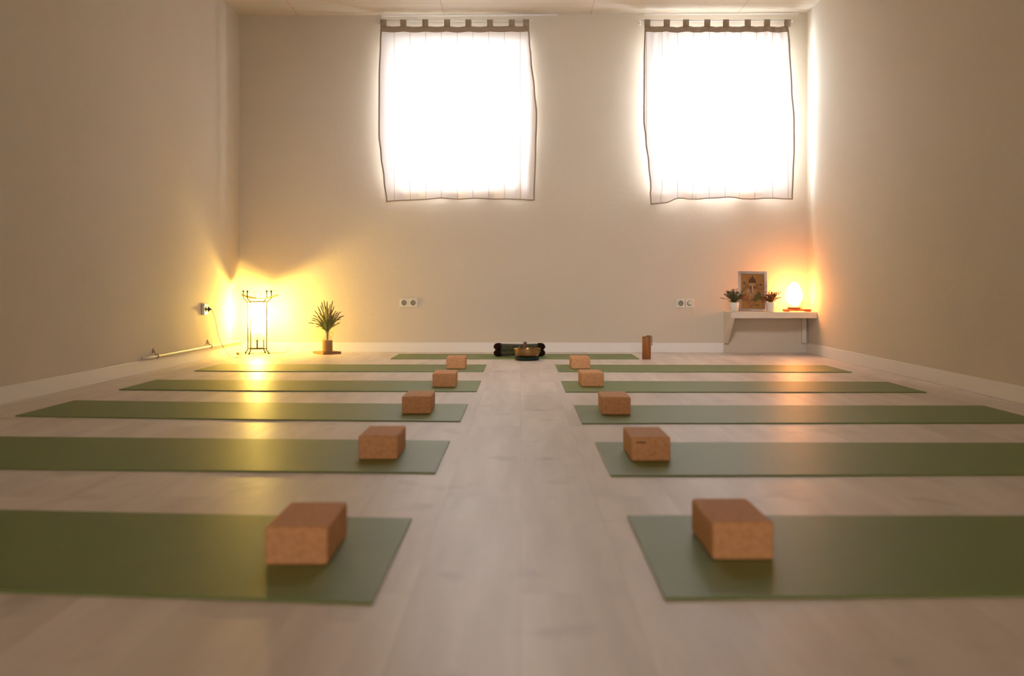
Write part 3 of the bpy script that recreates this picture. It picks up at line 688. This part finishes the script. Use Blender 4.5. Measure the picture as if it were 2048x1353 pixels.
tips = [(-31, 640), (-36, 645.5), (-28, 630), (-24, 621), (-20, 613), (-11, 604), (-7, 601), (-2, 603), (4, 609), (10, 602), (14, 613), (6, 620), (20, 624), (16, 622), (27, 624), (32, 632), (28, 638), (24, 646), (-27, 655), (-15, 618), (-4, 612), (0, 616), (8, 614), (-10, 622), (-18, 632), (-22, 638), (12, 628), (18, 636), (-6, 628), (3, 626), (-13, 611), (1, 605), (-30, 636), (22, 630), (-16, 625), (9, 621)]
for q, (dx, py) in enumerate(tips):
    x1 = dx*0.00395; z1 = CAM_H-(py-VY)*0.00395-0.06; y1 = random.uniform(-0.085, 0.085)*(0.5+abs(x1)/0.13*0.3)
    p0 = Vector((random.uniform(-0.006, 0.006), random.uniform(-0.006, 0.006), 0.0)); p1 = Vector((x1*0.08, y1*0.08, 0.12))
    droop = -0.012 if abs(dx) > 25 else 0.0
    p3 = Vector((x1, y1, z1)); p2 = Vector((x1*0.55, y1*0.55, 0.12+(z1-0.12)*0.62-droop))
    path = smooth_path([p0, p1, p2, p3], 6); n = len(path)
    rad = [0.0017 if i < n-6 else 0.0036*math.sin(PI*(i-(n-7))/6.6)+0.0006 for i in range(n)]
    bm = bmesh.new(); tube(bm, path[:n-5], [0.0024]*(n-5), 5); st = obj('stem', bm, M['grass'], gr, smooth=True)
    bm = bmesh.new(); tube(bm, path[n-7:], rad[n-7:], 6)
    # long narrow blades beside the stem
    obj('seed_spike', bm, M['spike'], st, smooth=True)
    if q % 2 == 0:
        bm = bmesh.new(); a = p1; e = p1+(p3-p1)*random.uniform(0.55, 0.8)+Vector((random.uniform(-.02, .02), random.uniform(-.01, .01), 0)); mid = (a+e)/2+Vector((0, 0, 0.012))
        bl = smooth_path([a, mid, e], 5); w = [0.002+0.006*math.sin(PI*i/len(bl)) for i in range(len(bl))]
        rows = [(bm.verts.new(p+Vector((ww, 0, 0))), bm.verts.new(p-Vector((ww, 0, 0)))) for p, ww in zip(bl, w)]
        for r0, r1 in zip(rows, rows[1:]): bm.faces.new((r0[0], r0[1], r1[1], r1[0]))
        bo = obj('blade', bm, M['grass'], gr, smooth=True); sd = bo.modifiers.new('solid', 'SOLIDIFY'); sd.thickness = 0.0006

# ------------------------------------------------------------------ corner shelf
ZT = 0.335; ZB_ = 0.287; YF = 7.785
sh = thing('corner_shelf', 'cream wall shelf on angled side brackets in the right-hand corner', 'shelf', (SHX, YF, ZT))
O = Vector((SHX, YF, ZT)); bm = bmesh.new(); xr_ = xr(7.9)-0.002
hexa(bm, [Vector(p)-O for p in ((SHX, YF, ZB_), (xr_, YF, ZB_), (xr_, yw(xr_)-0.001, ZB_), (SHX, yw(SHX)-0.001, ZB_), (SHX, YF, ZT), (xr_, YF, ZT), (xr_, yw(xr_)-0.001, ZT), (SHX, yw(SHX)-0.001, ZT))])
obj('shelf_board', bm, M['shelf'], sh, bevel=0.002)
for x0 in (SHX,):
    bm = bmesh.new(); pr = [(YF+0.004, ZB_), (yw(x0)-0.002, ZB_), (yw(x0)-0.002, 0.078), (yw(x0)-0.035, 0.078)]
    va = [bm.verts.new(Vector((x0, y, z-0.0005))-O) for y, z in pr]; vb = [bm.verts.new(Vector((x0+0.03, y, z-0.0005))-O) for y, z in pr]
    bm.faces.new(va); bm.faces.new(list(reversed(vb)))
    for i in range(4): bm.faces.new((va[i], va[(i+1) % 4], vb[(i+1) % 4], vb[i]))
    obj('bracket', bm, M['shelf'], sh, bevel=0.0015)

bm = bmesh.new(); hexa(bm, [Vector(p)-O for p in ((2.262, 8.03, 0.080), (2.296, 8.03, 0.080), (2.296, yw(2.296)-0.001, 0.080), (2.262, yw(2.262)-0.001, 0.080), (2.262, 8.03, ZB_-0.0005), (2.296, 8.03, ZB_-0.0005), (2.296, yw(2.296)-0.001, ZB_-0.0005), (2.262, yw(2.262)-0.001, ZB_-0.0005))])
obj('support_batten', bm, M['shelf'], sh, bevel=0.0015)

# framed print
FY = 7.895
k_ = FY/F
fw, fh = 58.0*k_, 81.0*k_
fr = thing('picture_frame', 'silver framed print of a seated elephant-headed figure leaning on the corner shelf', 'framed picture', ((1505.5-VX)*k_, FY, ZT+0.001))
fr.rotation_euler = (math.radians(-7), math.radians(0.8), 0)
b_ = 0.0215
bm = bmesh.new(); d = 0.016
hw = fw/2
for (xa, xb, za, zb) in ((-hw, -hw+b_, 0, fh), (hw-b_, hw, 0, fh), (-hw+b_, hw-b_, 0, b_), (-hw+b_, hw-b_, fh-b_, fh)): box(bm, xa, xb, -d, 0, za, zb)
obj('frame', bm, M['metal'], fr, bevel=0.004)
bm = bmesh.new(); box(bm, -hw+0.004, hw-0.004, -0.004, 0.004, 0.004, fh-0.004); obj('backing_board', bm, M['inside'], fr)
iw, ih = fw-2*b_, fh-2*b_
cols = {'bg': (0.36, 0.175, 0.035), 'dk': (0.10, 0.04, 0.010), 'tan': (0.36, 0.20, 0.075), 'pk': (0.33, 0.12, 0.05), 'gr': (0.10, 0.09, 0.015), 'ol': (0.20, 0.13, 0.025), 'lt': (0.50, 0.34, 0.17), 'md': (0.25, 0.12, 0.03)}
pm = {k: mat('print_'+k, v, 0.45, noise=(60, 3, tuple(c*0.8 for c in v), 0.3, 0.7)) for k, v in cols.items()}
keys = list(cols)
bm = bmesh.new()
def zp(x, y): return (-iw/2+(x-275)/525*iw, b_+(1-(y-320)/780)*ih)
layer = [0]
def poly(pts, key):
    layer[0] += 1; y = -0.0045-layer[0]*0.00008
    f = bm.faces.new([bm.verts.new((zp(a, b2)[0], y, zp(a, b2)[1])) for a, b2 in pts]); f.material_index = keys.index(key)
def ell(cx, cy, rx, ry, key, rot=0, n=20):
    poly([(cx+rx*math.cos(2*PI*i/n)*math.cos(rot)-ry*math.sin(2*PI*i/n)*math.sin(rot), cy+rx*math.cos(2*PI*i/n)*math.sin(rot)+ry*math.sin(2*PI*i/n)*math.cos(rot)) for i in range(n)], key)
poly([(275, 320), (800, 320), (800, 1100), (275, 1100)], 'bg')
poly([(300, 1090), (330, 960), (420, 935), (470, 1010), (560, 1000), (640, 905), (780, 960), (790, 1090)], 'bg')
poly([(400, 920), (470, 960), (520, 1000), (600, 930), (560, 1010), (500, 1075), (455, 1060), (440, 990)], 'md')
ell(370, 860, 75, 75, 'pk', 0.3); ell(470, 900, 130, 45, 'md', 0.1); ell(600, 880, 120, 45, 'md', -0.15)
ell(520, 720, 135, 110, 'tan'); ell(650, 800, 75, 95, 'gr', 0.2); ell(590, 900, 60, 40, 'gr')
poly([(420, 560), (330, 640), (300, 690), (335, 710), (400, 650), (460, 640)], 'ol')
poly([(430, 600), (350, 720), (380, 790), (430, 760), (470, 680)], 'tan')
ell(370, 540, 42, 34, 'ol'); ell(350, 510, 18, 22, 'gr'); ell(330, 690, 30, 20, 'ol')
poly([(620, 600), (720, 640), (750, 600), (760, 640), (720, 700), (600, 680)], 'pk')
ell(718, 560, 30, 22, 'dk'); ell(705, 690, 26, 16, 'pk'); ell(740, 640, 16, 30, 'md')
ell(445, 600, 42, 55, 'md', 0.2); ell(625, 590, 42, 58, 'md', -0.2)
ell(530, 560, 78, 80, 'tan')
poly([(540, 345), (560, 400), (605, 440), (620, 500), (590, 535), (480, 535), (448, 500), (462, 440), (515, 400)], 'dk')
ell(530, 545, 62, 22, 'lt'); ell(500, 575, 16, 8, 'dk'); ell(560, 575, 16, 8, 'dk')
poly([(470, 600), (600, 600), (590, 640), (560, 660), (480, 650)], 'dk')
poly([(515, 580), (550, 580), (560, 660), (545, 730), (515, 770), (495, 740), (520, 700), (518, 640)], 'lt')
poly([(490, 650), (510, 660), (512, 720), (530, 770), (505, 750), (490, 700)], 'dk')
ell(470, 780, 60, 26, 'tan', 0.4); ell(575, 770, 55, 24, 'tan', -0.4); ell(465, 870, 8, 26, 'lt')
ell(500, 1020, 40, 26, 'pk'); ell(630, 1015, 62, 28, 'ol'); ell(600, 1005, 20, 14, 'md')
ell(440, 700, 20, 40, 'lt', 0.5); ell(610, 710, 20, 40, 'tan', -0.5)
obj('print', bm, [pm[k] for k in keys], fr)
for p in fr.children[-1].data.polygons: pass

# potted plants
def potted(px, Yp, wid, hgt, label, seed, leafm, n, spread, H, lean=0):
    k = Yp/F; x = (px-VX)*k
    p = thing('potted_plant', label, 'plant', (x, Yp, ZT+0.001))
    bm = bmesh.new(); h = hgt; r0, r1 = wid*0.42, wid*0.5
    lathe(bm, [(r0*0.9, 0), (r0, 0.002), (r1, h-0.002), (r1-0.002, h), (r1-0.005, h-0.001), (r1-0.006, h-0.012)], 32, cap0=True, cap1=True); po = obj('pot', bm, M['pot'], p, smooth=False)
    for q in po.data.polygons: q.use_smooth = len(q.vertices) == 4
    bm = bmesh.new(); lathe(bm, [(0.0005, h-0.0115), (r1-0.0065, h-0.0105)], 24, cap0=False, cap1=False); obj('soil', bm, M['soil'], p)
    rnd = random.Random(seed); bs = bmesh.new(); bl = bmesh.new(); br_ = bmesh.new()
    for i in range(n):
        a = rnd.uniform(0, 2*PI); rr = rnd.uniform(0.15, 1)*spread; hh = H*(1-0.6*(rr/spread)**1.5)*rnd.uniform(0.45, 1.0)
        e = Vector((rr*math.cos(a)+lean*hh, min(rr*math.sin(a)*0.7, 0.015), h+max(hh, 0.004))); b0 = Vector((rnd.uniform(-.012, .012), rnd.uniform(-.012, .012), h-0.012))
        path = smooth_path([b0, b0.lerp(e, 0.5)+Vector((0, 0, 0.012)), e], 4); tube(bs, path, 0.0008, 4)
        for j in range(2, len(path)):
            for s in (-1, 1):
                c = path[j]; ln = rnd.uniform(0.008, 0.014); dr = Vector((rnd.uniform(-1, 1)+s*0.6, rnd.uniform(-1, 1), rnd.uniform(-0.4, 0.9))).normalized(); side = dr.cross(Vector((0.3, 1, 0.2))).normalized()*ln*0.28
                t = bl if rnd.random() < leafm else br_
                v = [t.verts.new(c), t.verts.new(c+dr*ln*0.5+side+Vector((0, 0, 0.001))), t.verts.new(c+dr*ln), t.verts.new(c+dr*ln*0.5-side)]
                t.faces.new((v[0], v[1], v[2], v[3]))
    obj('stems', bs, M['leaf_red'], p)['kind'] = 'stuff'
    o = obj('foliage', bl, M['leaf'], p); o['kind'] = 'stuff'; sd = o.modifiers.new('s', 'SOLIDIFY'); sd.thickness = 0.0004
    o = obj('red_foliage', br_, M['leaf_red'], p); o['kind'] = 'stuff'; o['label'] = 'red-brown leaf tips'; sd = o.modifiers.new('s', 'SOLIDIFY'); sd.thickness = 0.0004
potted(1468.5, 7.84, 0.074, 0.073, 'small leafy green plant in a white pot, left of the framed picture', 5, 0.78, 50, 0.105, 0.120)
potted(1541.5, 7.835, 0.070, 0.075, 'small red-leaved plant in a white pot between framed picture and salt lamp', 11, 0.12, 40, 0.088, 0.120, lean=0.2)

# salt lamp on its little slatted board
SX, SY = 2.163, 7.910
sb = thing('lamp_tray', 'small slatted red-brown wooden tray under the glowing salt lamp', 'tray', (2.186, SY, ZT+0.001))
bm = bmesh.new()
for dy in (-0.04, 0.0, 0.04): box(bm, -0.100, 0.100, dy-0.015, dy+0.0165, 0.0065, 0.0195)
obj('slats', bm, M['red_wood'], sb, bevel=0.002)
for dx in (-0.085, 0.085):
    bm = bmesh.new(); box(bm, dx-0.012, dx+0.012, -0.055, 0.055, 0, 0.006); obj('rail', bm, M['red_wood'], sb, bevel=0.001)
sl = thing('salt_lamp', 'glowing orange salt rock lamp on the shelf in the right-hand corner', 'lamp', (SX, SY, ZT+0.0205))
bm = bmesh.new(); lathe(bm, [(0.045, 0), (0.052, 0.002), (0.053, 0.012), (0.048, 0.017)], 32); obj('base', bm, M['red_wood'], sl, bevel=0.001)
M['salt'] = mat('glowing_salt_rock', (0.9, 0.45, 0.25), 0.5, emit=((1.0, 0.36, 0.085), 50.0), bump=(30, 0.5, 0.01))
bm = bmesh.new(); bmesh.ops.create_icosphere(bm, subdivisions=4, radius=1.0); rnd = random.Random(2)
fac = [Vector((rnd.gauss(0, 1), rnd.gauss(0, 1), rnd.gauss(0, 1))).normalized() for _ in range(26)]
for v in bm.verts:
    n_ = v.co.normalized(); r_ = min([0.93/max(0.05, n_.dot(f)) for f in fac if n_.dot(f) > 0.6]+[1.0])
    zz = n_.z*r_; w = 0.070*(1-0.30*max(0, zz))*(1 if zz > -0.6 else 0.92)
    v.co = Vector((n_.x*r_*w, n_.y*r_*w*0.95, 0.018+0.098+zz*0.098))
obj('salt_rock', bm, M['salt'], sl)
bm = bmesh.new(); tube(bm, smooth_path([(0.045, 0.02, 0.010), (0.068, 0.03, 0.008), (0.076, 0.045, 0.045), (0.082, 0.07, 0.060), (0.090, 0.10, 0.03), (0.098, 0.125, -0.012)], 8), 0.0018, 8); obj('cord', bm, M['cord_dark'], sl, smooth=True)
